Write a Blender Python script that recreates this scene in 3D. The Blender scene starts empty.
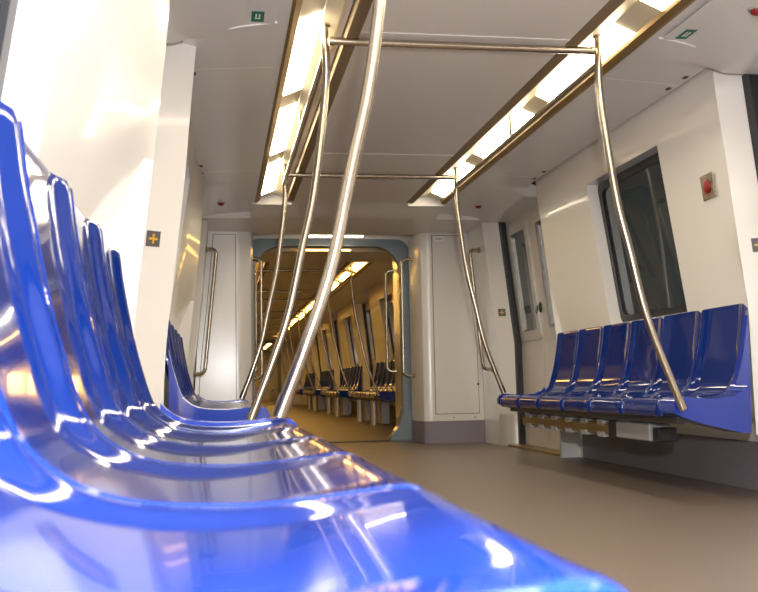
import bpy, math
from mathutils import Vector, Matrix

# ------------------------------------------------------------------ basics
scn = bpy.context.scene
COL = scn.collection
PER = 4.415                      # bench + door rhythm of the train
MID = 10.09                      # middle of the first gangway

def lerp(a, b, t): return a + (b - a) * t
def sstep(a, b, x):
    t = min(1.0, max(0.0, (x - a) / (b - a))) if a != b else float(x >= b)
    return t * t * (3 - 2 * t)
def interp(tab, x):
    if x <= tab[0][0]: return tab[0][1]
    for (a, va), (b, vb) in zip(tab, tab[1:]):
        if x <= b: return lerp(va, vb, (x - a) / (b - a))
    return tab[-1][1]

# ------------------------------------------------------------------ materials
def mat(name, col, rough=.5, metal=0.0, coat=0.0, coat_rough=.05, spec=.5, emit=None, estr=0.0, alpha=1.0,
        noise=None, bump=None, aniso=None):
    m = bpy.data.materials.new(name); m.use_nodes = True
    nt = m.node_tree; b = nt.nodes['Principled BSDF']
    b.inputs['Base Color'].default_value = (*col, 1)
    b.inputs['Roughness'].default_value = rough
    b.inputs['Metallic'].default_value = metal
    b.inputs['Coat Weight'].default_value = coat
    b.inputs['Coat Roughness'].default_value = coat_rough
    b.inputs['Specular IOR Level'].default_value = spec
    b.inputs['Alpha'].default_value = alpha
    if emit:
        b.inputs['Emission Color'].default_value = (*emit, 1)
        b.inputs['Emission Strength'].default_value = estr
    tc = None
    if noise or bump:
        tc = nt.nodes.new('ShaderNodeTexCoord')
    if noise:                                   # (scale, amount, detail)
        n = nt.nodes.new('ShaderNodeTexNoise'); n.inputs['Scale'].default_value = noise[0]
        n.inputs['Detail'].default_value = noise[2]
        nt.links.new(tc.outputs['Object'], n.inputs['Vector'])
        r = nt.nodes.new('ShaderNodeMapRange')
        r.inputs['From Min'].default_value = .3; r.inputs['From Max'].default_value = .7
        r.inputs['To Min'].default_value = 1 - noise[1]; r.inputs['To Max'].default_value = 1 + noise[1]
        nt.links.new(n.outputs['Fac'], r.inputs['Value'])
        x = nt.nodes.new('ShaderNodeMix'); x.data_type = 'RGBA'; x.blend_type = 'MULTIPLY'
        x.inputs['Factor'].default_value = 1
        x.inputs['A'].default_value = (*col, 1)
        nt.links.new(r.outputs['Result'], x.inputs['B'])
        nt.links.new(x.outputs['Result'], b.inputs['Base Color'])
    if bump:                                    # (scale, strength)
        n = nt.nodes.new('ShaderNodeTexNoise'); n.inputs['Scale'].default_value = bump[0]
        nt.links.new(tc.outputs['Object'], n.inputs['Vector'])
        bp = nt.nodes.new('ShaderNodeBump'); bp.inputs['Strength'].default_value = bump[1]
        bp.inputs['Distance'].default_value = .01
        nt.links.new(n.outputs['Fac'], bp.inputs['Height'])
        nt.links.new(bp.outputs['Normal'], b.inputs['Normal'])
    return m

M = {}
M['panel'] = mat('wall_panel_gloss', (.80, .77, .725), .28, coat=.5, coat_rough=.08, bump=(3.0, .03))
M['post'] = mat('door_post_gloss', (.83, .80, .775), .28, coat=.5, coat_rough=.08, bump=(3.0, .03))
M['ceil'] = mat('ceiling_satin', (.80, .755, .71), .42, coat=.15, coat_rough=.25)
M['ceilside'] = mat('ceiling_side_satin', (.76, .74, .72), .34, coat=.3, coat_rough=.2)
M['floor'] = mat('floor_rubber', (.195, .154, .125), .36, spec=.5, noise=(160, .16, 3), bump=(220, .08))
M['base'] = mat('baseboard_vinyl', (.20, .175, .20), .5, noise=(90, .1, 2))
M['steel'] = mat('brushed_steel', (.50, .435, .35), .25, metal=1, bump=(60, .02))
M['steelfoot'] = mat('kick_plate_steel', (.74, .72, .69), .42, metal=.6, bump=(30, .03))
M['blue'] = mat('seat_blue_gloss', (.0025, .019, .152), .09, coat=.5, coat_rough=.02, spec=.15, bump=(9, .025))
M['bluepanel'] = mat('bench_end_blue', (.003, .032, .34), .12, coat=1.0, spec=.5, coat_rough=.05)
M['dark'] = mat('black_rubber', (.012, .013, .017), .45)
M['darkmetal'] = mat('dark_steel', (.10, .09, .085), .4, metal=.6)
M['glass'] = mat('tinted_window_glass', (.05, .065, .075), .03, spec=.7, alpha=.86)
M['tunnel'] = mat('tunnel_concrete', (.05, .05, .05), .9, noise=(3, .4, 3))
M['gold'] = mat('bronze_light_trim', (.34, .235, .10), .38, metal=.75)
M['reflector'] = mat('lamp_reflector', (.72, .64, .46), .35, metal=.25)
M['slot'] = mat('slot_lamplit_tint', (.27, .19, .10), .5, metal=.3)  # gold lamp light falling in the slot is put into its colour
M['frame'] = mat('gangway_blue_grey', (.19, .245, .275), .4, coat=.2)
M['bellows'] = mat('gangway_bellows', (.42, .34, .2), .6)
M['seam'] = mat('white_seam', (.9, .88, .84), .4)
M['white'] = mat('white_plastic', (.85, .83, .80), .3, coat=.3)
M['leaf'] = mat('door_leaf_paint', (.56, .51, .45), .32, coat=.3)
M['alu'] = mat('aluminium_frame', (.60, .57, .52), .35, metal=.7)
M['cab'] = mat('cabinet_laminate', (.74, .705, .66), .3, coat=.9, coat_rough=.2, bump=(2.2, .04))
M['grey'] = mat('grey_steel_box', (.45, .45, .45), .45, metal=.4)
M['brass'] = mat('brass_channel', (.36, .25, .10), .4, metal=.7)
M['red'] = mat('red_plastic', (.26, .014, .012), .35)
M['green'] = mat('green_sticker', (.0, .17, .11), .5)
M['sticker'] = mat('charcoal_sticker', (.09, .085, .085), .5)
M['yellow'] = mat('yellow_print', (.75, .42, .03), .5)
M['lampA'] = mat('lamp_diffuser_near', (.9, .85, .7), .5, emit=(1, .87, .64), estr=18.0)
M['lampB'] = mat('lamp_diffuser_far', (.9, .8, .6), .5, emit=(1, .56, .13), estr=11)

# ------------------------------------------------------------------ mesh collector
class MB:
    def __init__(s): s.v = []; s.f = []; s.mi = []; s.cur = 0
    def add(s, vs, fs):
        o = len(s.v); s.v += [tuple(p) for p in vs]
        for f in fs: s.f.append(tuple(i + o for i in f)); s.mi.append(s.cur)
        return s
    def box(s, x0, x1, y0, y1, z0, z1, bev=0.0):
        x0, x1 = sorted((x0, x1)); y0, y1 = sorted((y0, y1)); z0, z1 = sorted((z0, z1))
        if bev <= 0:
            vs = [(x, y, z) for x in (x0, x1) for y in (y0, y1) for z in (z0, z1)]
            return s.add(vs, [(0, 1, 3, 2), (4, 6, 7, 5), (0, 4, 5, 1), (2, 3, 7, 6), (0, 2, 6, 4), (1, 5, 7, 3)])
        b = min(bev, (x1 - x0) / 2.01, (y1 - y0) / 2.01, (z1 - z0) / 2.01)
        V = {}; vs = []
        for ix, x in enumerate((x0, x1)):
            for iy, y in enumerate((y0, y1)):
                for iz, z in enumerate((z0, z1)):
                    sx, sy, sz = (1 if ix == 0 else -1), (1 if iy == 0 else -1), (1 if iz == 0 else -1)
                    for a, p in enumerate(((x, y + sy * b, z + sz * b), (x + sx * b, y, z + sz * b), (x + sx * b, y + sy * b, z))):
                        V[ix, iy, iz, a] = len(vs); vs.append(p)
        fs = []
        for i in (0, 1):
            fs.append([V[i, 0, 0, 0], V[i, 1, 0, 0], V[i, 1, 1, 0], V[i, 0, 1, 0]])
            fs.append([V[0, i, 0, 1], V[1, i, 0, 1], V[1, i, 1, 1], V[0, i, 1, 1]])
            fs.append([V[0, 0, i, 2], V[1, 0, i, 2], V[1, 1, i, 2], V[0, 1, i, 2]])
        for i in (0, 1):
            for j in (0, 1):
                fs.append([V[i, j, 0, 0], V[i, j, 1, 0], V[i, j, 1, 1], V[i, j, 0, 1]])
                fs.append([V[i, 0, j, 0], V[i, 1, j, 0], V[i, 1, j, 2], V[i, 0, j, 2]])
                fs.append([V[0, i, j, 1], V[1, i, j, 1], V[1, i, j, 2], V[0, i, j, 2]])
                for k in (0, 1): fs.append([V[i, j, k, 0], V[i, j, k, 1], V[i, j, k, 2]])
        return s.add(vs, fs)
    def grid(s, rows, closed_u=False, closed_v=False):      # rows: list of equal-length point lists
        n, m = len(rows), len(rows[0]); vs = [p for r in rows for p in r]; fs = []
        for i in range(n if closed_v else n - 1):
            for j in range(m if closed_u else m - 1):
                a, b = i, (i + 1) % n; c, d = j, (j + 1) % m
                fs.append((a * m + c, a * m + d, b * m + d, b * m + c))
        return s.add(vs, fs)
    def tube(s, pts, r, n=14, cap=True):
        pts = [Vector(p) for p in pts]
        N = len(pts); rows = []
        up = None
        for i, p in enumerate(pts):
            t = (pts[min(i + 1, N - 1)] - pts[max(i - 1, 0)]).normalized()
            if up is None:
                up = Vector((0, 0, 1)) if abs(t.z) < .9 else Vector((0, 1, 0))
            a = t.cross(up).normalized(); b = a.cross(t).normalized(); up = b
            rr = r[i] if isinstance(r, (list, tuple)) else r
            rows.append([p + rr * (math.cos(q) * a + math.sin(q) * b) for q in (2 * math.pi * k / n for k in range(n))])
        o = len(s.v); s.grid(rows, closed_u=True)
        if cap:
            s.f.append(tuple(o + k for k in range(n))[::-1]); s.mi.append(s.cur)
            s.f.append(tuple(o + (N - 1) * n + k for k in range(n))); s.mi.append(s.cur)
        return s
    def prism(s, poly, axis, a0, a1):                        # extrude a 2-D polygon; axis 0: (y,z) along x, 1: (x,z) along y, 2: (x,y) along z
        def P(p, a):
            return (a, p[0], p[1]) if axis == 0 else ((p[0], a, p[1]) if axis == 1 else (p[0], p[1], a))
        n = len(poly); vs = [P(p, a0) for p in poly] + [P(p, a1) for p in poly]
        fs = [tuple(range(n))[::-1], tuple(range(n, 2 * n))] + [(i, (i + 1) % n, n + (i + 1) % n, n + i) for i in range(n)]
        return s.add(vs, fs)
    def build(s, name, m, parent=None, smooth=None, mods=()):
        me = bpy.data.meshes.new(name); me.from_pydata(s.v, [], s.f)
        ms = m if isinstance(m, (list, tuple)) else [m]
        for x in ms: me.materials.append(x)
        if len(ms) > 1:
            for p, i in zip(me.polygons, s.mi): p.material_index = i
        import bmesh
        bm = bmesh.new(); bm.from_mesh(me); bmesh.ops.recalc_face_normals(bm, faces=bm.faces); bm.to_mesh(me); bm.free()
        if smooth is not None:
            for p in me.polygons: p.use_smooth = True
            me.set_sharp_from_angle(angle=math.radians(smooth))
        o = bpy.data.objects.new(name, me); COL.objects.link(o)
        if parent: o.parent = parent
        return o

def tag(o, label, cat, group=None, kind=None):
    o['label'] = label; o['category'] = cat
    if group: o['group'] = group
    if kind: o['kind'] = kind
    return o
def thing(name, label, cat, loc=(0, 0, 0), rz=0, group=None):
    o = bpy.data.objects.new(name, None); COL.objects.link(o); o.empty_display_size = .1
    o.location = loc; o.rotation_euler = (0, 0, rz)
    return tag(o, label, cat, group)
def struct(o, label=None, cat=None):
    o['kind'] = 'structure'
    if label: o['label'] = label
    if cat: o['category'] = cat
    return o
def copy_tree(src, parent=None):
    c = src.copy(); COL.objects.link(c)
    if parent: c.parent = parent
    for ch in list(src.children): copy_tree(ch, c)
    return c
def catmull(P, k=8):
    P = [Vector(p) for p in P]; Q = [2 * P[0] - P[1]] + P + [2 * P[-1] - P[-2]]; out = []
    for i in range(1, len(Q) - 2):
        for j in range(k):
            t = j / k; a, b, c, d = Q[i - 1:i + 3]
            out.append(.5 * ((2 * b) + (c - a) * t + (2 * a - 5 * b + 4 * c - d) * t * t + (3 * b - a - 3 * c + d) * t ** 3))
    out.append(P[-1]); return out
def bend(P, r=.05, k=6):                                      # polyline with rounded corners
    P = [Vector(p) for p in P]; out = [P[0]]
    for a, b, c in zip(P, P[1:], P[2:]):
        u = (a - b).normalized(); v = (c - b).normalized()
        p0, p1 = b + u * r, b + v * r
        for j in range(k + 1):
            t = j / k; out.append((1 - t) ** 2 * p0 + 2 * t * (1 - t) * b + t * t * p1)
    out.append(P[-1]); return out

# ------------------------------------------------------------------ car cross-section
PR = [(0, 1.44), (.93, 1.43), (1.0, 1.421), (1.39, 1.38), (1.69, 1.349), (1.94, 1.32), (2.12, 1.305), (2.3, 1.29)]
PL = [(0, 1.352), (.57, 1.345), (.79, 1.333), (1.14, 1.292), (1.5, 1.254), (1.87, 1.224), (2.12, 1.202), (2.3, 1.187)]
def xp(side, z): return interp(PR if side > 0 else PL, z)
def xpan(z, side=1):
    return xpan0(z) - (.04 if side < 0 else 0)
def xpan0(z):
    if z < .45: return interp([(0, 1.585), (.3, 1.585), (.45, 1.534)], z)
    return 1.46 - .146 * (z - .96)
WB, WT = .945, 1.885             # window bottom and top
WY0, WY1 = .69, 1.775            # window along the bench
ZR = [0, .1, .28, .30, .45, .6, .75, .88, .934, WB, .967, 1.05, 1.2, 1.35, 1.5, 1.65, 1.8, WT, 1.97, 2.06, 2.14]

PST = {1: (.05, .0), -1: (.18, .06)}
PO, PI_ = .18, .06               # outer and inner edge of a door post, measured from the bench end
CH = {1: .115, -1: .160}          # depth of the angled post face
def wall_bay(mb, side, s):
    """one bay of panelling with its two door posts, window hole and reveals"""
    def ret_w(z): return (.65 if z > .30 else .012)
    cols = []                    # functions z -> (x, y)
    def jamb(yy): return lambda z: (xp(side, z) + .30, yy)
    def outer(yy): return lambda z: (xp(side, z) + CH[side], yy)
    def inner(yy): return lambda z: (xp(side, z), yy)
    y0, y1, y4, y5 = s - PST[side][0], s - PST[side][1], s + 2.7 + PI_, s + 2.7 + PO
    cut = lambda f: (lambda z: (max(f(z)[0], 1.585), f(z)[1]) if side > 0 and z < .29 else f(z))
    cols += [cut(jamb(y0)), cut(outer(y0)), cut(inner(y1))]
    def rnd(ye, sg, t):
        return lambda z: (1.585 if side > 0 and sg > 0 and z < .29 else lerp(xp(side, z), xpan(z, side), t) + (.085 if side < 0 else .035) * (1 - sstep(.95, 1.30, z)) * min(1, t / .06) * (1 - t), ye + sg * ret_w(z) * t)
    ts = [.06, .25, .5, .75, 1.0]
    cols += [rnd(y1, 1, t) for t in ts]
    iw0 = len(cols)
    for k in range(7):
        yy = lerp(s + WY0, s + WY1, k / 6); cols.append((lambda yy: lambda z: (xpan(z, side), yy))(yy))
    iw1 = len(cols) - 1
    cols += [rnd(y4, -1, t) for t in ts[::-1]]
    cols += [inner(y4), outer(y5), jamb(y5)]
    n = len(cols); V = []
    for z in ZR:
        for c in cols:
            x, y = c(z); V.append((side * x, y, z))
    F = []
    zb, zt = ZR.index(WB), ZR.index(WT)
    for i in range(len(ZR) - 1):
        for j in range(n - 1):
            if zb <= i < zt and iw0 <= j < iw1: continue
            F.append((i * n + j, i * n + j + 1, (i + 1) * n + j + 1, (i + 1) * n + j))
    for f in F:
        j = f[0] % n
        mb.cur = 1 if iw0 - 1 <= j <= iw1 else 0
        mb.f.append(tuple(k + len(mb.v) for k in f)); mb.mi.append(mb.cur)
    mb.v += V; mb.cur = 0
    D = .12                      # reveals
    for yy in (s + WY0, s + WY1):
        mb.grid([[(side * xpan(z, side), yy, z), (side * (xpan(z, side) + D), yy, z)] for z in ZR[zb:zt + 1]])
    for z in (WB, WT):
        mb.grid([[(side * xpan(z, side), y, z), (side * (xpan(z, side) + D), y, z)] for y in (s + WY0, s + WY1)])

def rrect(y0, y1, z0, z1, r, n=6):
    out = []
    for cy, cz, a0 in ((y1 - r, z1 - r, 0), (y0 + r, z1 - r, 90), (y0 + r, z0 + r, 180), (y1 - r, z0 + r, 270)):
        for k in range(n + 1):
            a = math.radians(a0 + 90 * k / n); out.append((cy + r * math.cos(a), cz + r * math.sin(a)))
    return out
def ring_on(mb, side, fx, A, B, th):                           # flat ring between two outlines laid on the surface x = fx(z), thickness th
    for d in (0, th):
        mb.grid([[(side * (fx(z) + d), y, z) for y, z in A], [(side * (fx(z) + d), y, z) for y, z in B]], closed_u=True)
    for O in (A, B):
        mb.grid([[(side * (fx(z) + d), y, z) for y, z in O] for d in (0, th)], closed_u=True)

nwin = [0]; ndoor = [0]
def window(side, s):
    nwin[0] += 1
    fx = lambda z: xpan(z, side) + .075
    m = MB(); e = .004
    ring_on(m, side, fx, rrect(s + WY0 + e, s + WY1 - e, WB + e, WT - e, .05), rrect(s + WY0 + .055, s + WY1 - .055, WB + .05, WT - .05, .06), .03)
    w = m.build('window_%d' % nwin[0], M['dark'], smooth=40); struct(w)
    g = MB(); O = rrect(s + WY0 + .05, s + WY1 - .05, WB + .045, WT - .045, .06)
    g.add([(side * (fx(z) + .022), y, z) for y, z in O] + [(side * (fx(z) + .014), y, z) for y, z in O],
          [tuple(range(len(O))), tuple(range(len(O), 2 * len(O)))] + [(i, (i + 1) % len(O), len(O) + (i + 1) % len(O), len(O) + i) for i in range(len(O))])
    g.build('pane', M['glass'], w)
    f = MB(); f.box(side * (fx(1.4) - .0), side * (fx(1.4) + .03), s + WY1 - .11, s + WY1 - .10, WB + .06, WB + .07)
    return w

def door(side, ya, yb):
    """two sliding leaves in the opening ya..yb"""
    ndoor[0] += 1
    base = lambda z: xp(side, z) + CH[side] + .055
    Z = [0.02, .3, .6, .93, 1.2, 1.5, 1.8, 2.05]
    m = MB()                                                    # rubber seals all round the opening
    for y0, y1 in ((ya, ya + .065), (yb - .065, yb)):
        for d in (-.05,):
            m.grid([[(side * (base(z) + d), y, z) for y in (y0, y1)] for z in Z])
        m.grid([[(side * (base(z) + d), y1 if y0 == ya else y0, z) for d in (-.05, .03)] for z in Z])
        m.grid([[(side * (base(z) + d), y0 if y0 == ya else y1, z) for d in (-.05, .03)] for z in Z])
    d = m.build('door_%d' % ndoor[0], M['dark'], smooth=30); struct(d)
    ym = (ya + yb) / 2
    for y0, y1, hs in ((ya + .065, ym - .006, 1), (ym + .006, yb - .065, -1)):
        wy0, wy1 = (y0 + .06, y1 - .17) if hs > 0 else (y0 + .05, y1 - .06)
        wz0, wz1 = .98, 1.93
        L = MB()
        ys = [y0, wy0, wy1, y1]; zs = [.02, .3, .6, .93, wz0, 1.2, 1.5, 1.8, wz1, 2.0, 2.05]
        V = [(side * base(z), y, z) for z in zs for y in ys]
        F = [(i * 4 + j, i * 4 + j + 1, (i + 1) * 4 + j + 1, (i + 1) * 4 + j) for i in range(len(zs) - 1) for j in range(3)
             if not (j == 1 and wz0 <= zs[i] < wz1)]
        L.add(V, F)
        L.grid([[(side * (base(z) + q), y1 if hs > 0 else y0, z) for q in (0, .04)] for z in zs])
        lf = L.build('leaf', M['leaf'], d, smooth=30)
        f = MB(); ring_on(f, side, lambda z: base(z) - .012, rrect(wy0 - .03, wy1 + .03, wz0 - .045, wz1 + .045, .03), rrect(wy0 + .045, wy1 - .045, wz0 + .04, wz1 - .04, .03), .03)
        f.build('window_frame', M['alu'], lf, smooth=40)
        g = MB(); O = rrect(wy0, wy1, wz0, wz1, .03)
        g.add([(side * (base(z) + .012), y, z) for y, z in O], [tuple(range(len(O)))])
        g.build('pane', M['glass'], lf)
        yh = (ym - .05) if hs > 0 else (ym + .05)
        h = MB(); h.tube([(side * (base(1.2) - .006), yh + .022 * math.cos(a), 1.2 + .04 * math.sin(a)) for a in [2 * math.pi * k / 20 for k in range(21)]], .007, 8)
        h.build('handle', M['dark'], lf, smooth=60)
    t = MB(); t.box(side * (xp(side, 0) + .02), side * (base(0) + .06), ya, yb, 0, .018)
    t.build('sill', M['brass'], d)
    return d

def kick_plate(mb, side, y_out, y_in):                          # steel foot on the angled face of a door post
    Z = [0.0, .15, .285]
    pts = lambda z, o: [(side * (xp(side, z) + .20 - o), y_out + (-.006 if y_out < y_in else .006)),
                        (side * (xp(side, z) + CH[side] - o), y_out + (-.006 if y_out < y_in else .006)),
                        (side * (xp(side, z) + .06 - o), lerp(y_out, y_in, .5) + (-.004 if y_out < y_in else .004)),
                        (side * (xp(side, z) - o - .004), y_in), (side * (xp(side, z) - o - .004), y_in + (.03 if y_out < y_in else -.03))]
    mb.grid([[(x, y, z) for x, y in pts(z, .006)] for z in Z])

# side ceiling profile, blended into a header above the doors
CB = [(.80, 2.108), (.845, 2.116), (.96, 2.104), (1.08, 2.098), (1.16, 2.096), (1.22, 2.095), (1.262, 2.094), (1.265, 2.10), (1.266, 2.14)]
CD = [(.80, 2.108), (.845, 2.116), (.96, 2.102), (1.07, 2.092), (1.15, 2.084), (1.215, 2.068), (1.27, 2.046), (1.305, 2.032), (1.56, 2.03)]
def side_ceiling(side, ya, yb, doors, name):
    m = MB(); ys = set([ya, yb])
    y = ya
    while y < yb: ys.add(round(y, 3)); y += .12
    for d0, d1 in doors:
        for q in (-.03, 0, .03, .06, .09): ys.add(d0 + q); ys.add(d1 - q)
    ys = sorted(q for q in ys if ya <= q <= yb)
    rows = []
    for y in ys:
        w = 0
        for d0, d1 in doors: w = max(w, sstep(d0 - .03, d0 + .09, y) * (1 - sstep(d1 - .09, d1 + .03, y)))
        rows.append([(side * lerp(a[0], b[0], w), y, lerp(a[1], b[1], w)) for a, b in zip(CB, CD)])
    m.grid(rows)
    return struct(m.build(name, M['ceilside'], smooth=50))

# ------------------------------------------------------------------ seat (origin: floor level, under the top of the backrest; faces +x)
SEATP = [(-.007, .918), (-.005, .929), (-.001, .934), (.004, .929), (.011, .865), (.022, .80), (.035, .731), (.047, .675), (.061, .624), (.074, .58), (.087, .546),
         (.100, .526), (.116, .510), (.137, .495), (.165, .483), (.20, .4755), (.25, .4715), (.30, .4705), (.345, .4735), (.385, .477), (.415, .480),
         (.440, .482), (.458, .477), (.472, .464), (.481, .444), (.483, .418), (.474, .396)]
SEATP = [(a if a < .2 or b > .6 else .2 + (a - .2) * .955, b) for a, b in SEATP]
def seat_mesh():
    P = []
    base = [Vector((a, b)) for a, b in SEATP]
    C = catmull([(a, 0, b) for a, b in SEATP], 3); prof = [Vector((p.x, p.z)) for p in C]
    N = len(prof); HW = .2175
    T = []
    for k in range(-24, 25):
        u = k / 24; T.append(math.copysign(abs(u) ** .75, u))
    rows = []
    L = [0]
    for a, b in zip(prof, prof[1:]): L.append(L[-1] + (b - a).length)
    for i, p in enumerate(prof):
        tg = (prof[min(i + 1, N - 1)] - prof[max(i - 1, 0)]).normalized(); nr = Vector((-tg.y, tg.x))
        if nr.x < 0 and nr.y < 0: nr = -nr
        if p.y > .84: nr = Vector((.985, -.17)).lerp(nr, 0) if p.x < .03 else nr
        row = []
        f = L[i] / L[-1]
        depth = .022 * (1 - .55 * sstep(.42, .60, f)) * (1 - .85 * sstep(.64, .88, f))
        for t in T:
            a = abs(t)
            a0 = .62 + .16 * sstep(.50, .62, p.y) * (1 - sstep(.66, .76, p.y)); r_ = min(1.0, max(0.0, (a - a0) / (.96 - a0))); r_ = lerp(r_, r_ * r_ * (3 - 2 * r_), .6)
            b = -depth * (1 - r_) - .010 * sstep(.97, 1.0, a) ** 1.5
            q = p + nr * b
            x, z = q.x, q.y
            if z < .60 and x > .25:                             # rounded plan corners at the front lip
                R_ = .032; u = max(0.0, (a - (1 - R_ / HW)) * HW)
                x -= (R_ - math.sqrt(max(0.0, R_ * R_ - u * u))) * .9 * sstep(.25, .46, x)
            if z > .80:
                R_ = .022; u = max(0.0, (a - (1 - R_ / HW)) * HW)
                z -= (R_ - math.sqrt(max(0.0, R_ * R_ - u * u))) * sstep(.84, .934, z)
            row.append((x, t * HW, z))
        rows.append(row)
    m = MB(); m.grid(rows); return m
sm = seat_mesh()
SEAT = sm.build('train_chair', M['blue'], smooth=70)
md = SEAT.modifiers.new('shell', 'SOLIDIFY'); md.thickness = .006; md.offset = -1
REF = {1: 1.416, -1: 1.368}                                     # |x| of the backrest top on either side
used = [False]
def seat(side, y, label, group):
    o = SEAT if not used[0] else SEAT.copy()
    if used[0]: COL.objects.link(o)
    used[0] = True
    o.location = (side * REF[side], y, 0); o.rotation_euler = (0, 0, math.pi if side > 0 else 0)
    return tag(o, label, 'seat', group)

def end_panel_poly(side, low=False):
    pts = []
    for a, b in SEATP[3:24]:
        pts.append((a, b))
    off = []
    for i, p in enumerate(pts):
        t = Vector(pts[min(i + 1, len(pts) - 1)]) - Vector(pts[max(i - 1, 0)]); t.normalize()
        off.append((p[0] - t.y * .010, p[1] + t.x * .010))
    pl = off + [(.474, .45), (.471, .418), (.44, .402), (.34, .368), (.14, .320), (.03, .312)]
    d0 = .105 if low else REF[side] - {1: 1.396, -1: 1.325}[side]
    out = []
    for (a0, b0), (a1, b1) in zip(pl, pl[1:] + pl[:1]):          # clip against the door post
        if a0 >= d0: out.append((a0, b0))
        if (a0 >= d0) != (a1 >= d0): out.append((d0, lerp(b0, b1, (d0 - a0) / (a1 - a0))))
    return [(side * (REF[side] - x), z) for x, z in out]
def bench_frame(side, s, label, group=None, shadow_far=True):
    t = thing('bench_support', label, 'bench frame', (side * 1.2, s + 1.35, 0), 0, group)
    ox, oy = side * 1.2, s + 1.35
    def loc(mb): mb.v = [(x - ox, y - oy, z) for x, y, z in mb.v]; return mb
    for y0, y1 in ((s - .162, s - .006), (s + 2.706, s + 2.75)):
        m = MB(); m.prism(end_panel_poly(side, y0 > s), 1, max(y0, s - .05), y1)
        if y0 < s - .1: m.prism(end_panel_poly(side, True), 1, y0, s - .05)
        o = loc(m).build('end_panel', M['bluepanel'], t, smooth=30)
        bv = o.modifiers.new('edge', 'BEVEL'); bv.width = .010; bv.segments = 3; bv.limit_method = 'ANGLE'
    for x, z in ((REF[side] - .365, .385), (REF[side] - .17, .385)):
        m = MB(); m.box(side * (x - .02), side * (x + .02), s - .006, s + 2.706, z - .025, z + .018, .004)
        loc(m).build('beam', M['darkmetal'], t)
    for q in (1.35, 2.25):
        m = MB(); m.prism([(side * (REF[side] - .13), .36), (side * (REF[side] - .08), .36), (side * (1.565 if side > 0 else 1.51), .33), (side * (1.565 if side > 0 else 1.51), .30)], 1, s + q - .012, s + q + .012)
        loc(m).build('bracket', M['darkmetal'], t)
    return t

# ------------------------------------------------------------------ poles
POLE = [(.642, 2.182), (.639, 2.10), (.634, 1.95), (.654, 1.74), (.700, 1.40), (.752, 1.165), (.812, .89), (.883, .68), (.978, .434)]
def pole(side, y, label, group='bent steel grab poles', on_seat=False):
    t = thing('grab_pole', label, 'pole', (side * .978, y, .434), 0, group)
    m = MB(); pts = catmull([(side * (x - .978), 0, z - .434) for x, z in (POLE[:-1] + [(.955, .494)] if on_seat else POLE)], 7)
    m.tube(pts, .0175, 18); m.build('tube', M['steel'], t, smooth=60)
    e = pts[-1]; dr = (pts[-2] - pts[-1]).normalized()
    b = MB(); b.tube([e + dr * .004, e + dr * .06], .0205, 16); b.build('foot_sleeve', M['steel'], t, smooth=60)
    c = MB(); c.tube([pts[0] - Vector((0, 0, .016)), pts[0] - Vector((0, 0, .002))], .026, 16); c.build('top_flange', M['steel'], t, smooth=60)
    return t
def crossbar(y, label, group='transverse steel crossbars'):
    t = thing('crossbar', label, 'handrail', (0, y, 2.10), 0, group)
    m = MB(); m.tube([(-.62, 0, 0), (-.3, 0, 0), (.3, 0, 0), (.62, 0, 0)], .0172, 16); m.build('tube', M['steel'], t, smooth=60)
    for q in (-1, 1):
        c = MB(); c.tube([(q * .618, 0, 0), (q * .598, 0, 0)], .0205, 16); c.build('collar', M['steel'], t, smooth=60)
    return t
def ceiling_rail(side, ya, yb, label, group='longitudinal ceiling handrails'):
    yc = (ya + yb) / 2
    t = thing('ceiling_handrail', label, 'handrail', (side * .638, yc, 2.04), 0, group)
    m = MB(); m.tube([(0, ya - yc + .02, 0), (0, 0, 0), (0, yb - yc - .02, 0)], .0165, 16); m.build('tube', M['steel'], t, smooth=60)
    for y in (0, ):
        c = MB(); c.tube([(side * .0, y, .0), (0, y, .07), (0, y, .14)], .010, 12); c.build('hanger', M['steel'], t, smooth=60)
    return t
def light_strip(side, ya, yb, lamps, m_lamp, label, group='ceiling light strips'):
    t = thing('ceiling_light', label, 'ceiling light', (side * .7, (ya + yb) / 2, 2.1), 0, group)
    ox, oy, oz = side * .7, (ya + yb) / 2, 2.1
    def loc(mb): mb.v = [(x - ox, y - oy, z - oz) for x, y, z in mb.v]; return mb
    def sweep(poly, y0, y1): m = MB(); m.prism([(side * x, z) for x, z in poly], 1, y0, y1); return loc(m)
    sweep([(.764, 2.141), (.770, 2.122), (.797, 2.106), (.812, 2.106), (.812, 2.145), (.80, 2.15)], ya, yb).build('trim', M['gold'], t)
    sweep([(.766, 2.139), (.659, 2.186), (.659, 2.20), (.78, 2.20)], ya, yb).build('reflector', M['reflector'], t)
    sweep([(.659, 2.186), (.655, 2.181), (.586, 2.162), (.575, 2.166), (.575, 2.20), (.659, 2.20)], ya, yb).build('housing', M['reflector'], t)
    for c in lamps:
        sweep([(.763, 2.1403), (.664, 2.1838), (.662, 2.1795), (.761, 2.1360)], c - .55, c + .55).build('diffuser', m_lamp, t)
    return t

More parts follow.
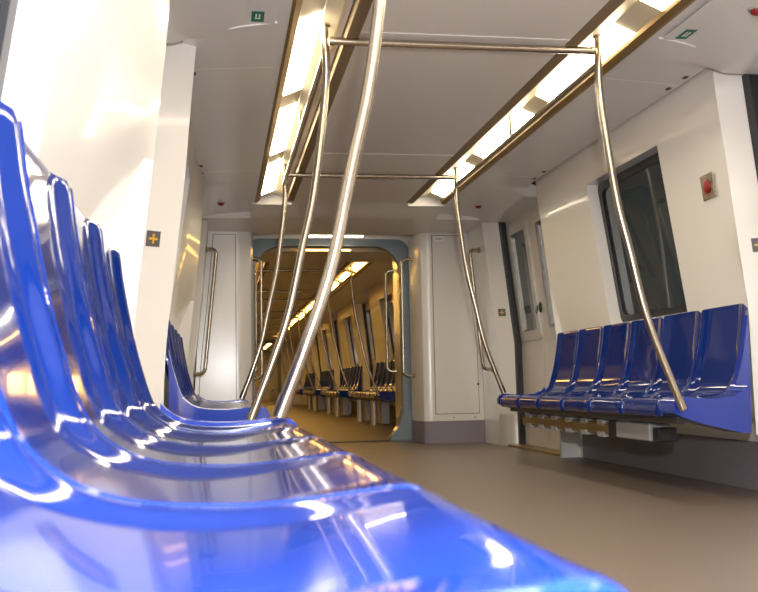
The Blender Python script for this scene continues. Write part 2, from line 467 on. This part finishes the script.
# ------------------------------------------------------------------ one carriage
def carriage(idx, ya, yb, bays, doors, lamps, m_lamp, ceil_ya, ceil_yb, end_ya=None, end_yb=None):
    sfx = '' if idx == 0 else '.%03d' % idx
    for side, nm in ((1, 'right'), (-1, 'left')):
        mb = MB(); kp = MB()
        for s in bays:
            wall_bay(mb, side, s)
            if side < 0: kick_plate(kp, side, s - PST[side][0], s - PST[side][1])
            kick_plate(kp, side, s + 2.7 + PO, s + 2.7 + PI_)
        for end, yy in end_walls[idx]:           # plain wall from the last door post to the cabinets
            y_out, y_in, y_stop = yy
            cols = [lambda z, y=y_out: (xp(side, z) + .30, y), lambda z, y=y_out: (xp(side, z) + CH[side], y), lambda z, y=y_in: (xp(side, z), y), lambda z, y=y_stop: (xp(side, z), y)]
            mb.grid([[(side * c(z)[0], c(z)[1], z) for c in cols] for z in ZR])
            kick_plate(kp, side, y_out, y_in)
        w = mb.build('wall_' + nm, [M['panel'], M['panel']], smooth=20); struct(w)
        kp.build('kick_plate', M['steelfoot'], w, smooth=60)
        bb = MB()
        for s in bays: bb.box(side * (1.572 if side > 0 else 1.532), side * (1.584 if side > 0 else 1.544), s - .05 if side > 0 else s + .03, s + 2.67, 0, .25, .004)
        struct(bb.build('baseboard_' + nm, M['base']))
        starts = [s - PO for s in bays]
        dd = [(a, b + (PO - PST[side][0]) * any(abs(b - q) < .02 for q in starts)) for a, b in doors]
        ceil = side_ceiling(side, ya, yb, dd, 'ceiling_' + nm)
        for s in bays: window(side, s)
        for d0, d1 in dd: door(side, d0, d1)
        st = MB(); st.box(side * 1.19, side * 1.60, ya, yb, 2.142, 2.16); struct(st.build('trim_%s_slot' % nm, M['dark']))  # black lid over the wall gap, the gap's shade put into its colour
        if idx == 0 and side < 0:
            for q in range(9):
                cl = MB(); cl.box(-1.262, -1.300, 4.75 + .27 * q, 4.79 + .27 * q, 2.096, 2.112); cl.build('clip', M['white'], ceil)
        sk = MB()
        for q in seam_ys[idx]:
            rows = []
            for y in (q - .006, q + .006): rows.append([(side * a, y + .10 * ((a - 1.0) / .2) ** 2 * .25, b - .003) for a, b in CB[1:7]])
            sk.grid(rows)
        if sk.v: struct(sk.build('trim_%s_seam' % nm, M['seam'], smooth=60))
    c = MB(); c.cur = 0
    c.grid([[(x, y, 2.13) for x in (-.484, -.2, .2, .484)] for y in (ceil_ya, ceil_yb)])
    c.cur = 1
    for sd in (-1, 1):
        c.grid([[(sd * x, y, z) for x, z in ((.484, 2.13), (.488, 2.1285), (.538, 2.1215), (.542, 2.123), (.542, 2.19))] for y in (ceil_ya, ceil_yb)])
    c.cur = 0
    for sd in (-1, 1): c.grid([[(sd * x, y, z) for x, z in ((.542, 2.19), (.575, 2.205), (.82, 2.205), (.812, 2.11))] for y in (ceil_ya, ceil_yb)])
    for e0, e1 in ((end_ya, ceil_ya), (end_yb, ceil_yb)):
        if e0 is None: continue
        g = 1 if e0 > e1 else -1                                # ramp down to the soffit, soffit, lip before the gangway
        prof = [(e1, 2.13), (e1 + g * .05, 2.127), (e1 + g * .16, 2.105), (e1 + g * .26, 2.078), (e1 + g * .34, 2.062), (e1 + g * .40, 2.056), (e1 + g * .42, 2.055)]
        c.grid([[(x, y, z) for x in (-.83, -.5, 0, .5, .83)] for y, z in prof])
        c.grid([[(x, y, 2.055) for x in (-1.42, 0, 1.42)] for y in (e1 + g * .42, e0 - g * .42)])
        for sd in (-1, 1): c.grid([[(sd * x, e1 + g * .42, z) for x in (.6, 1.42)] for z in (2.055, 2.16)])
        c.grid([[(x, y, z) for x in (-1.42, 0, 1.42)] for y, z in ((e0 - g * .42, 2.055), (e0 - g * .42, 2.2), (e0, 2.2))])
        for sd in (-1, 1): c.grid([[(sd * x, e1, z) for x in (.5, .83)] for z in (2.10, 2.21)])
    struct(c.build('ceiling', [M['ceil'], M['slot']], smooth=25))
    if seam_ys[idx]:
        sk = MB()
        for q in seam_ys[idx]: sk.box(-.484, .484, q - .46 - .003, q - .46 + .003, 2.1275, 2.1295)
        struct(sk.build('trim_ceiling_seam', M['seam']))
    for side, nm in ((1, 'right'), (-1, 'left')):
        if idx > 0 and side < 0:
            lab = 'left-hand warm light strip in carriage %d beyond the gangway' % idx
        elif idx > 0:
            lab = ('row of golden ceiling lamps above the benches seen through the gangway', 'faint last row of golden ceiling lamps deep down the train')[idx - 1]
        else:
            lab = 'long ceiling light strip with glowing diffusers on the %s side of the near carriage' % nm
        light_strip(side, ceil_ya + .05, ceil_yb - .06, lamps, m_lamp, lab)

S1 = [-4.435, -.03, 4.395]
S2 = [13.07 + PER * k for k in range(4)]
S3 = [34.99 + PER * k for k in range(2)]
end_walls = {0: [(1, (8.63, 8.75, 9.90))],
             1: [(0, (11.535, 11.415, 10.28)), (1, (30.55, 30.67, 31.85))],
             2: [(0, (33.455, 33.335, 32.23))]}
seam_ys = {0: [4.62, 6.886], 1: [13.3, 15.5, 17.7, 19.9, 22.1], 2: []}
carriage(0, -4.6, 8.60, S1, [(-1.555, -.21), (2.85, 4.215), (7.275, 8.63)], [4.63 + 1.385 * k for k in range(-5, 3)], M['lampA'], -4.6, 8.16, None, 9.91)
carriage(1, 11.56, 30.57, S2, [(11.535, 12.89)] + [(s + 2.7 + PO, s + PER - PO) for s in S2], [12.78 + 1.385 * k for k in range(13)], M['lampB'], 12.0, 30.0, 10.27, 31.86)
carriage(2, 33.5, 42.5, S3, [(33.455, 34.81), (37.87, 39.225)], [34.7 + 1.385 * k for k in range(5)], M['lampB'], 33.95, 42.5, 32.22, None)
f = MB(); f.box(-1.72, 1.72, -4.6, 42.6, -.06, 0); struct(f.build('floor', M['floor']))
f = MB(); f.box(-1.5, 1.5, -4.66, -4.6, 0, 2.3); struct(f.build('wall_back', M['panel']))
f = MB(); f.box(-1.6, 1.6, 42.5, 42.56, 0, 2.3); struct(f.build('wall_far', M['panel']))
for sd, nm in ((1, 'right'), (-1, 'left')):
    f = MB(); f.box(sd * 2.15, sd * 2.25, -6, 44, -.4, 3.2); struct(f.build('tunnel_wall_' + nm, M['tunnel']))

# gangway between the carriages: floor lip, bellows tunnel, blue-grey portal frame
def gangway(ym, k):
    m = MB()
    outl = lambda hw, zt, r: [(hw, 0)] + [(hw - r + r * math.cos(a), zt - r + r * math.sin(a)) for a in [math.radians(90 * i / 8) for i in range(9)]] + \
                             [(-hw + r - r * math.sin(a), zt - r + r * math.cos(a)) for a in [math.radians(90 * i / 8) for i in range(9)]] + [(-hw, 0)]
    A = outl(.90, 2.10, .25)
    rows = []
    for i in range(13):
        y = ym - .02 + .26 * i / 12; q = .02 * (i % 2)
        rows.append([(x * (1 + q), y, z * (1 + q * .5)) for x, z in A])
    m.grid(rows); struct(m.build('wall_gangway', M['bellows'], smooth=30), None)
    t = thing('gangway_portal', ('blue-grey rounded portal frame around the gangway opening', 'far portal frame at the end of the next carriage')[k], 'portal frame', (0, ym, 0), 0)
    for sg in (-1, 1):
        if sg > 0: continue
        m = MB()
        y0, y1 = -.15, -.03
        I, O = outl(.755, 2.006, .28), outl(.935, 2.135, .17)
        # chamfered outer corners
        for y in (y0, y1): m.grid([[(x, y, z) for x, z in I], [(x, y, z) for x, z in O]])
        for Q in (I, O): m.grid([[(x, y0, z) for x, z in Q], [(x, y1, z) for x, z in Q]])
        m.build('arch', M['frame'], t, smooth=40)
        for sd in (-1, 1):
            b = MB()
            b.prism([(sd * .60, 0), (sd * .61, .035), (sd * .69, .15), (sd * .735, .27), (sd * .742, .34), (sd * .85, .34), (sd * .85, 0)], 1, y0 - .07, y1)
            o = b.build('foot', M['frame'], t); bv = o.modifiers.new('edge', 'BEVEL'); bv.width = .012; bv.segments = 2
    l = MB()
    l.box(-.60, .60, ym - .20, ym - .13, 0, .012, .004); l.box(-.60, .60, ym - .06, ym + .06, 0, .008, .003)
    o = l.build('threshold_plate', M['darkmetal']); tag(o, ('dark steel threshold strip across the floor at the gangway', 'second threshold strip far along the train floor')[k], 'threshold')
    # white end walls around the frame, both carriages
    for yw in (ym - .18, ym + .18):
        w = MB(); A = outl(.86, 2.08, .16); B = outl(1.62, 2.35, .02)
        for y in (yw, yw + .02): w.grid([[(x, y, z) for x, z in A], [(x, y, z) for x, z in B]])
        struct(w.build('wall_end', M['panel'], smooth=30))
gangway(MID, 0); gangway(MID + 21.95, 1)

# slim transverse lamps over the gangway
def bar_lamp(y, z, m_lamp, label):
    t = thing('gangway_ceiling_lamp', label, 'ceiling light', (0.03, y, z), 0)
    m = MB(); m.box(-.30, .30, -.028, .028, 0.012, .148, .004); m.build('housing', M['reflector'], t)
    m = MB(); m.box(-.285, .285, -.02, .02, 0.0, .014, .003); m.build('diffuser', m_lamp, t)
bar_lamp(9.62, 2.052, M['lampA'], 'slim transverse lamp just above the gangway frame')
bar_lamp(10.56, 2.045, M['lampB'], 'slim transverse lamp behind the top of the gangway frame')

# ------------------------------------------------------------------ cabinets at the carriage end
def cabinet(side, yf, yb, label, detail=True):
    t = thing('equipment_cabinet', label, 'cabinet', (side * 1.1, (yf + yb) / 2, 0), 0, 'equipment cabinets beside the gangway')
    ox, oy = side * 1.1, (yf + yb) / 2
    def loc(mb): mb.v = [(x - ox, y - oy, z) for x, y, z in mb.v]; return mb
    sgn = 1 if yb > yf else -1
    xi = .82 if side > 0 else .785
    xo = lambda z: xp(side, z) - .003
    Z = [.215, .4, .93, 1.4, 1.8, 2.053]
    m = MB()
    m.grid([[(side * x, y, z) for x, y in ((xi, yb), (xi, yf + sgn * .10), (xi + .025, yf + sgn * .03), (.90, yf), (.94, yf), (xo(z), yf))] for z in Z])
    loc(m).build('body', M['cab'], t, smooth=40)
    m = MB()
    m.grid([[(side * x, y, z) for x, y in ((xi - .002, yb), (xi - .002, yf + sgn * .10), (xi + .023, yf + sgn * .025), (.90, yf - sgn * .006), (xo(.1), yf - sgn * .006))] for z in (0, .1, .215)])
    loc(m).build('skirting', M['base'], t, smooth=30)
    if detail:
        m = MB(); e = .012
        def q(z, a): return lerp(.955, xo(z) - .05, a)
        zs = [.285, .6, .93, 1.3, 1.7, 2.02]
        m.grid([[(side * q(z, a), yf - sgn * .006, z) for a in (0, 1)] for z in zs])
        m.grid([[(side * q(z, 0), yf - sgn * d, z) for d in (0, .006)] for z in zs]); m.grid([[(side * q(z, 1), yf - sgn * d, z) for d in (0, .006)] for z in zs])
        for z in (zs[0], zs[-1]): m.grid([[(side * q(z, a), yf - sgn * d, z) for a in (0, 1)] for d in (0, .006)])
        d = loc(m).build('door', M['cab'], t)
        g = MB()                                                 # shadow gap round the door
        for z0, z1 in zip(zs, zs[1:]):
            for a, s2 in ((0, -1), (1, 1)):
                g.grid([[(side * (q(z, a) + s2 * k), yf - sgn * .0015, z) for k in (0, .006)] for z in (z0, z1)])
        for z, s2 in ((zs[0], -1), (zs[-1], 1)):
            g.grid([[(side * (q(z, 0) - .006), yf - sgn * .0015, z + s2 * k), (side * (q(z, 1) + .006), yf - sgn * .0015, z + s2 * k)] for k in (0, .006)])
        loc(g).build('door_gap', M['sticker'], t)
        if side > 0:
            m = MB(); m.tube([(side * 1.38, yf - .006, .565), (side * 1.38, yf - .012, .565)], .012, 12); loc(m).build('lock', M['darkmetal'], d, smooth=50)
            m = MB(); m.box(.975, 1.075, yf - .0075, yf - .006, 1.965, 2.015); lb = loc(m).build('label', M['white'], d)
            m = MB()
            for k in range(4): m.box(.99 + .018 * k, 1.002 + .018 * k, yf - .0082, yf - .0074, 1.985, 1.995)
            loc(m).build('print', M['sticker'], d)
            for x in (1.13, 1.34):
                m = MB(); m.tube([(x, yf, .245), (x, yf - .005, .245)], .007, 10); loc(m).build('screw', M['darkmetal'], t, smooth=50)
    return t
cabinet(1, 9.31, 9.83, 'tall cream cabinet with small white label right of the gangway')
cabinet(-1, 9.31, 9.83, 'tall pale cabinet left of the gangway with curved rail before it')
cabinet(1, 10.87, 10.35, 'cabinet behind the gangway frame in the next carriage', False)

# ------------------------------------------------------------------ seats and benches
ords = ['first', 'second', 'third', 'fourth', 'fifth', 'sixth']
NL = {1: 'very large glossy blue seat filling the bottom of the photo', 2: 'glossy blue seat just beyond the large foreground seat, tall backrest cut by the photo edge',
      3: 'third glossy blue seat away on the near left bench, dark side of backrest showing', 4: 'fourth glossy blue seat along the near left bench, second from its far end',
      5: 'last glossy blue seat of the near left bench, beside the bright white door post'}
for k in range(1, 6):
    seat(-1, -.03 + .225 + .45 * k, NL[k], 'seats of the near left bench')
bench_frame(-1, -.03, 'blue end panels and beam carrying the near left bench')
for k in range(6):
    seat(1, 4.395 + .225 + .45 * k, 'navy glossy seat under the right window, %s from the near end of its bench' % ords[k], 'seats of the right bench')
bench_frame(1, 4.395, 'blue end panel and frame of the bench under the right window')
for k in range(6):
    seat(-1, 4.395 + .225 + .45 * k, 'blue seat on the far left bench seen edge-on, %s behind the pale end panel' % ords[k], 'seats of the far left bench')
bench_frame(-1, 4.395, 'pale blue end panel and frame of the left bench beyond the white post')
for b, s in enumerate(S2):
    for k in range(6):
        seat(1, s + .225 + .45 * k, 'dark seat on the %s bench through the gangway, %s from its near end' % (ords[b], ords[k]), 'seats seen through the gangway')
    bench_frame(1, s, 'frame of the %s bench seen through the gangway' % ords[b], 'bench frames seen through the gangway')
for b, s in enumerate(S3):
    for k in range(6):
        seat(1, s + .225 + .45 * k, 'tiny dark seat far down the train, bench %s past the second portal, place %s' % (ords[b], ords[k]), 'seats deep down the train')

# under-seat gear on the right and steel boxes beneath the far benches
def heater(side, s, label, group=None):
    t = thing('under_seat_heater', label, 'heater', (side * 1.12, s + 1.3, .30), 0, group)
    m = MB(); m.box(-.045, .045, -.36, 1.25, -.035, .035, .006); m.build('channel', M['brass'], t)
    for q in range(6):
        c = MB(); c.box(-.052, .052, -.30 + .27 * q, -.20 + .27 * q, .018, .05, .004); c.box(-.052, .052, -.30 + .27 * q, -.20 + .27 * q, -.05, -.018, .004); c.build('clamp', M['grey'], t)
    c = MB(); c.box(-.05, .05, -.50, -.37, -.045, .045, .004); c.build('end_block', M['dark'], t)
    c = MB(); c.box(-.06, .06, -.93, -.50, -.042, .05, .008); c.build('control_box', M['grey'], t)
    c = MB(); c.box(-.05, .05, -1.02, -.945, -.04, .03, .006); c.build('plug', M['dark'], t)
    for y in (-.7, .2, 1.0):
        h = MB(); h.box(-.012, .012, y - .012, y + .012, .045, .075); h.build('hanger', M['darkmetal'], t)
    return t
heater(1, 4.395, 'brass and grey heater bar with clamps under the right bench')
def pedestal(y, label):
    t = thing('bench_pedestal', label, 'pedestal', (1.08, y, 0), 0, 'steel pedestals under far benches')
    m = MB(); m.tube([(0, 0, 0), (0, 0, .35)], .05, 16); m.build('post', M['steelfoot'], t, smooth=50)
    m = MB(); m.box(.08, .20, -.16, .16, .02, .35, .006); m.build('box', M['grey'], t)
for b, s in enumerate(S2[:3]):
    pedestal(s + 2.35, 'steel pedestal and grey box at the far end of the %s bench through the gangway' % ords[b])
    pedestal(s + .9, 'steel pedestal and grey box near the front of the %s bench through the gangway' % ords[b])

# ------------------------------------------------------------------ poles and rails
pole(-1, 2.57, 'thick foreground steel pole rising from the near left bench to the ceiling', on_seat=True)
pole(-1, 4.21, 'bent steel pole with dark foot on the pale blue end panel of the left bench')
pole(-1, 6.99, 'thinnest bent pole on the left, at the far end of the left bench', on_seat=True)
pole(1, 4.21, 'bent steel pole planted on the near end of the right bench, before the window')
pole(1, 6.99, 'bent steel pole at the far end of the right bench, before the cabinet', on_seat=True)
crossbar(4.21, 'nearer steel crossbar spanning the ceiling between two poles')
crossbar(6.99, 'farther steel crossbar spanning the ceiling just before the white soffit')
for sd, nm in ((1, 'right'), (-1, 'left')):
    ceiling_rail(sd, 4.21, 6.99, 'steel handrail running along under the %s light strip' % nm)
for b, s in enumerate(S2):
    pole(1, s - .185, 'warm lit pole at the near end of the %s bench through the gangway' % ords[b], 'poles seen through the gangway')
    pole(1, s + 2.595, 'warm lit pole at the far end of the %s bench through the gangway' % ords[b], 'poles seen through the gangway', on_seat=True)
    crossbar(s - .185, 'crossbar over the near end of the %s bench through the gangway' % ords[b], 'crossbars seen through the gangway')
    crossbar(s + 2.595, 'crossbar over the far end of the %s bench through the gangway' % ords[b], 'crossbars seen through the gangway')
    ceiling_rail(1, s - .185, s + 2.595, 'ceiling handrail above the %s bench through the gangway' % ords[b], 'handrails seen through the gangway')

def handrail(pts, label, r=.0165, group='bent steel handrails at the carriage end'):
    P = [Vector(p) for p in pts]; o0 = P[0]
    t = thing('handrail', label, 'handrail', o0, 0, group)
    m = MB(); m.tube(bend([p - o0 for p in P], .06), r, 12); m.build('tube', M['steel'], t, smooth=60)
    for a, b in ((P[0], P[1]), (P[-1], P[-2])):
        d = (b - a).normalized(); c = MB(); c.tube([a - o0, a - o0 + d * .012], r * 1.7, 12); c.build('flange', M['steel'], t, smooth=60)
for sd, nm in ((1, 'right'), (-1, 'left')):
    x = lambda z: sd * xp(sd, z)
    o = sd * .10
    handrail([(x(1.83), 8.95, 1.83), (x(1.83) - o, 8.93, 1.83), (x(.70) - o, 8.93, .70), (x(.70), 8.95, .70)],
             'leaning handrail on the %s side wall beside the end cabinet' % nm)
    xr = .812 if sd > 0 else .777
    handrail([(sd * xr, 9.62, 1.83), (sd * .70, 9.60, 1.83), (sd * .70, 9.60, .66), (sd * xr, 9.62, .66)],
             'upright handrail on the inner edge of the %s end cabinet at the gangway' % nm)
    handrail([(sd * .812, 10.62, 1.83), (sd * .715, 10.64, 1.83), (sd * .715, 10.64, .72), (sd * .812, 10.62, .72)],
             'handrail just through the gangway on its %s side' % nm)

# ------------------------------------------------------------------ small fittings
def on_chamfer(side, s, far, z, u):                              # a point on the angled face of a door post (u 0 at the outer edge, 1 at the inner)
    y_out, y_in = (s - PST[side][0], s - PST[side][1])
    return Vector((side * lerp(xp(side, z) + CH[side], xp(side, z), u), lerp(y_out, y_in, u), z))
def arrow_sticker(side, s, label):
    z = 1.215; h = .034
    a, b = on_chamfer(side, s, 0, z, .2), on_chamfer(side, s, 0, z, .8)
    uc = (.26 if s < 5 else .5) if side > 0 else .36
    ux = (b - a).normalized(); uz = (on_chamfer(side, s, 0, z + .1, .5) - on_chamfer(side, s, 0, z - .1, .5)).normalized()
    n = ux.cross(uz); n = n if n.y < 0 else -n
    c = on_chamfer(side, s, 0, z, uc) + n * .002
    t = thing('arrow_sticker', label, 'sticker', c, 0, 'yellow arrow stickers on door posts')
    def quadp(pts, off): return [ux * x + uz * y + n * off for x, y in pts]
    m = MB(); sq = [(-h, -h), (h, -h), (h, h), (-h, h)]
    m.add(quadp(sq, 0) + quadp(sq, .0012), [(0, 1, 2, 3), (4, 5, 6, 7), (0, 1, 5, 4), (1, 2, 6, 5), (2, 3, 7, 6), (3, 0, 4, 7)])
    m.build('backing', M['sticker'], t)
    m = MB(); w = .0042; L = .016
    for k in range(4):
        ca, sa = math.cos(k * math.pi / 2), math.sin(k * math.pi / 2)
        rot = lambda p: (p[0] * ca - p[1] * sa, p[0] * sa + p[1] * ca)
        m.add(quadp([rot(p) for p in ((0, -w), (L, -w), (L, w), (0, w))], .002), [(0, 1, 2, 3)])
        m.add(quadp([rot(p) for p in ((L - .003, -.0078), (L + .008, 0), (L - .003, .0078))], .002), [(0, 1, 2)])
    m.build('arrows', M['yellow'], t)
arrow_sticker(1, 4.395, 'yellow arrow sticker on the large white post cut by the right photo edge')
arrow_sticker(-1, 4.395, 'yellow arrow sticker on the white post on the left')
arrow_sticker(1, 8.70, 'small yellow arrow sticker on the post beyond the far right door')

# red button plate on the right panel
z = 1.55; y = 4.60
px = lambda z: xpan(z)
slope = Vector((-.146, 0, 1)).normalized()
w = lerp(0, 1, 1)
def ret_w(z): return (.65 if z > .30 else .012)
tt = (y - 4.395) / ret_w(z)
xb = lerp(xp(1, z), xpan(z), min(1, tt))
t = thing('emergency_button', 'steel plate with red oval button on the right wall panel', 'button', (xb - .006, y, z), 0)
t.rotation_euler = (0, -math.atan(.135), -.10)
m = MB(); m.box(-.004, .004, -.075, .075, -.064, .064, .002); pl = m.build('plate', M['steel'], t)
m = MB(); m.tube([(-.004, 0, .0), (-.011, 0, .0), (-.016, 0, 0)], [.03, .03, .018], 24); o = m.build('red_button', M['red'], pl, smooth=50); o.scale = (1, 1.25, 1.15)
o['label'] = 'red oval push button'

def green_sticker(side, label):
    c = Vector((side * .945, 3.95, 2.0965))
    t = thing('green_sticker', label, 'sticker', c, 0, 'green emergency exit stickers')
    m = MB(); m.box(-.026, .026, -.055, .055, 0, .002); m.build('backing', M['green'], t)
    m = MB(); m.box(-.010, -.004, -.03, .01, -.0012, 0); m.box(.004, .010, -.03, .01, -.0012, 0); m.box(-.012, .012, .014, .022, -.0012, 0); m.build('pictogram', M['seam'], t)
green_sticker(1, 'small green pictogram sticker on the right ceiling panel'); green_sticker(-1, 'small green pictogram sticker on the left ceiling panel')
for sd, nm in ((1, 'right'), (-1, 'left')):
    t = thing('ceiling_hatch', 'curved hatch lip with its bright reflection painted white on the %s ceiling panel beside the green sticker' % nm, 'hatch', (sd * .97, 4.04, 2.102), 0, 'ceiling hatches')
    m = MB(); m.tube([(sd * (a - .97), .0 + .05 * ((a - .86) / .2) ** 2, (interp(CD, a) if a > 1.3 else interp([(p[0], p[1]) for p in CB], a)) - 2.106) for a in (.86, .90, .94, .98, 1.02, 1.06)], .006, 8)
    m.build('lip', M['white'], t, smooth=60)  # white colour paints in the bright reflection along the lip
    m = MB(); m.box(-.10, .10, -1.0, -.012, -.003, .001, .002); m.build('cover', M['ceilside'], t)
    for k, (yy) in enumerate((4.52, 4.71, 6.72, 6.94)):
        m = MB(); m.box(sd * 1.225 - .012, sd * 1.225 + .012, yy - .018, yy + .018, 2.088, 2.0955, .003)
        tag(m.build('ceiling_latch', M['darkmetal']), 'small dark latch on the %s ceiling panel, %s from the near end' % (nm, ords[k]), 'latch', 'ceiling panel latches')
for sd, y, nm in ((1, 3.62, 'near right'), (1, 8.05, 'far right'), (-1, 8.05, 'far left')):
    t = thing('door_lamp', 'small red warning lamp on the ceiling above the %s door' % nm, 'warning lamp', (sd * 1.09, y, 2.088), 0, 'door warning lamps')
    m = MB(); m.tube([(0, 0, .012), (0, 0, -.004)], .034, 16); m.build('base', M['grey'], t, smooth=50)
    m = MB(); m.tube([(0, 0, -.004), (0, 0, -.016), (0, 0, -.024)], [.026, .022, .010], 16); m.build('red_lens', M['red'], t, smooth=50)

# ------------------------------------------------------------------ light
def light(name, kind, loc, energy, col, **kw):
    l = bpy.data.lights.new(name, kind); l.energy = energy; l.color = col
    for k, v in kw.items(): setattr(l, k, v)
    o = bpy.data.objects.new(name, l); COL.objects.link(o); o.location = loc; o['kind'] = 'helper'; return o
light('camera_flash', 'POINT', (-.96, .0, .95), 262, (.97, .97, 1.0), shadow_soft_size=.035)

w = bpy.data.worlds.new('tunnel_dark'); scn.world = w; w.use_nodes = True
w.node_tree.nodes['Background'].inputs[0].default_value = (.05, .05, .055, 1)
w.node_tree.nodes['Background'].inputs[1].default_value = .3

# ------------------------------------------------------------------ camera
cam = bpy.data.cameras.new('camera'); co = bpy.data.objects.new('camera', cam); COL.objects.link(co)
F = 979.32; cam.sensor_width = 36; cam.sensor_fit = 'HORIZONTAL'; cam.lens = F / 758 * 36
yaw, pitch, roll = .1624, .0907, -.0191
cy, sy, cp, sp, cr, sr = math.cos(yaw), math.sin(yaw), math.cos(pitch), math.sin(pitch), math.cos(roll), math.sin(roll)
fw = Vector((sy * cp, cy * cp, sp)); rt = Vector((cy, -sy, 0)); up = rt.cross(fw)
r2 = cr * rt + sr * up; u2 = -sr * rt + cr * up
mw = Matrix((r2, u2, -fw)).transposed().to_4x4(); mw.translation = Vector((-1.107, 0, .572))
co.matrix_world = mw; cam.clip_start = .02; cam.clip_end = 200
cam.dof.use_dof = True; cam.dof.focus_distance = 6.0; cam.dof.aperture_fstop = 9.0
scn.camera = co

scn.cycles.use_denoising = True
scn.cycles.max_bounces = 10
scn.cycles.sample_clamp_indirect = 6.0
scn.view_settings.view_transform = 'Standard'; scn.view_settings.look = 'None'
scn.view_settings.gamma = 1; scn.view_settings.use_curve_mapping = False
scn.view_settings.exposure = 0.38
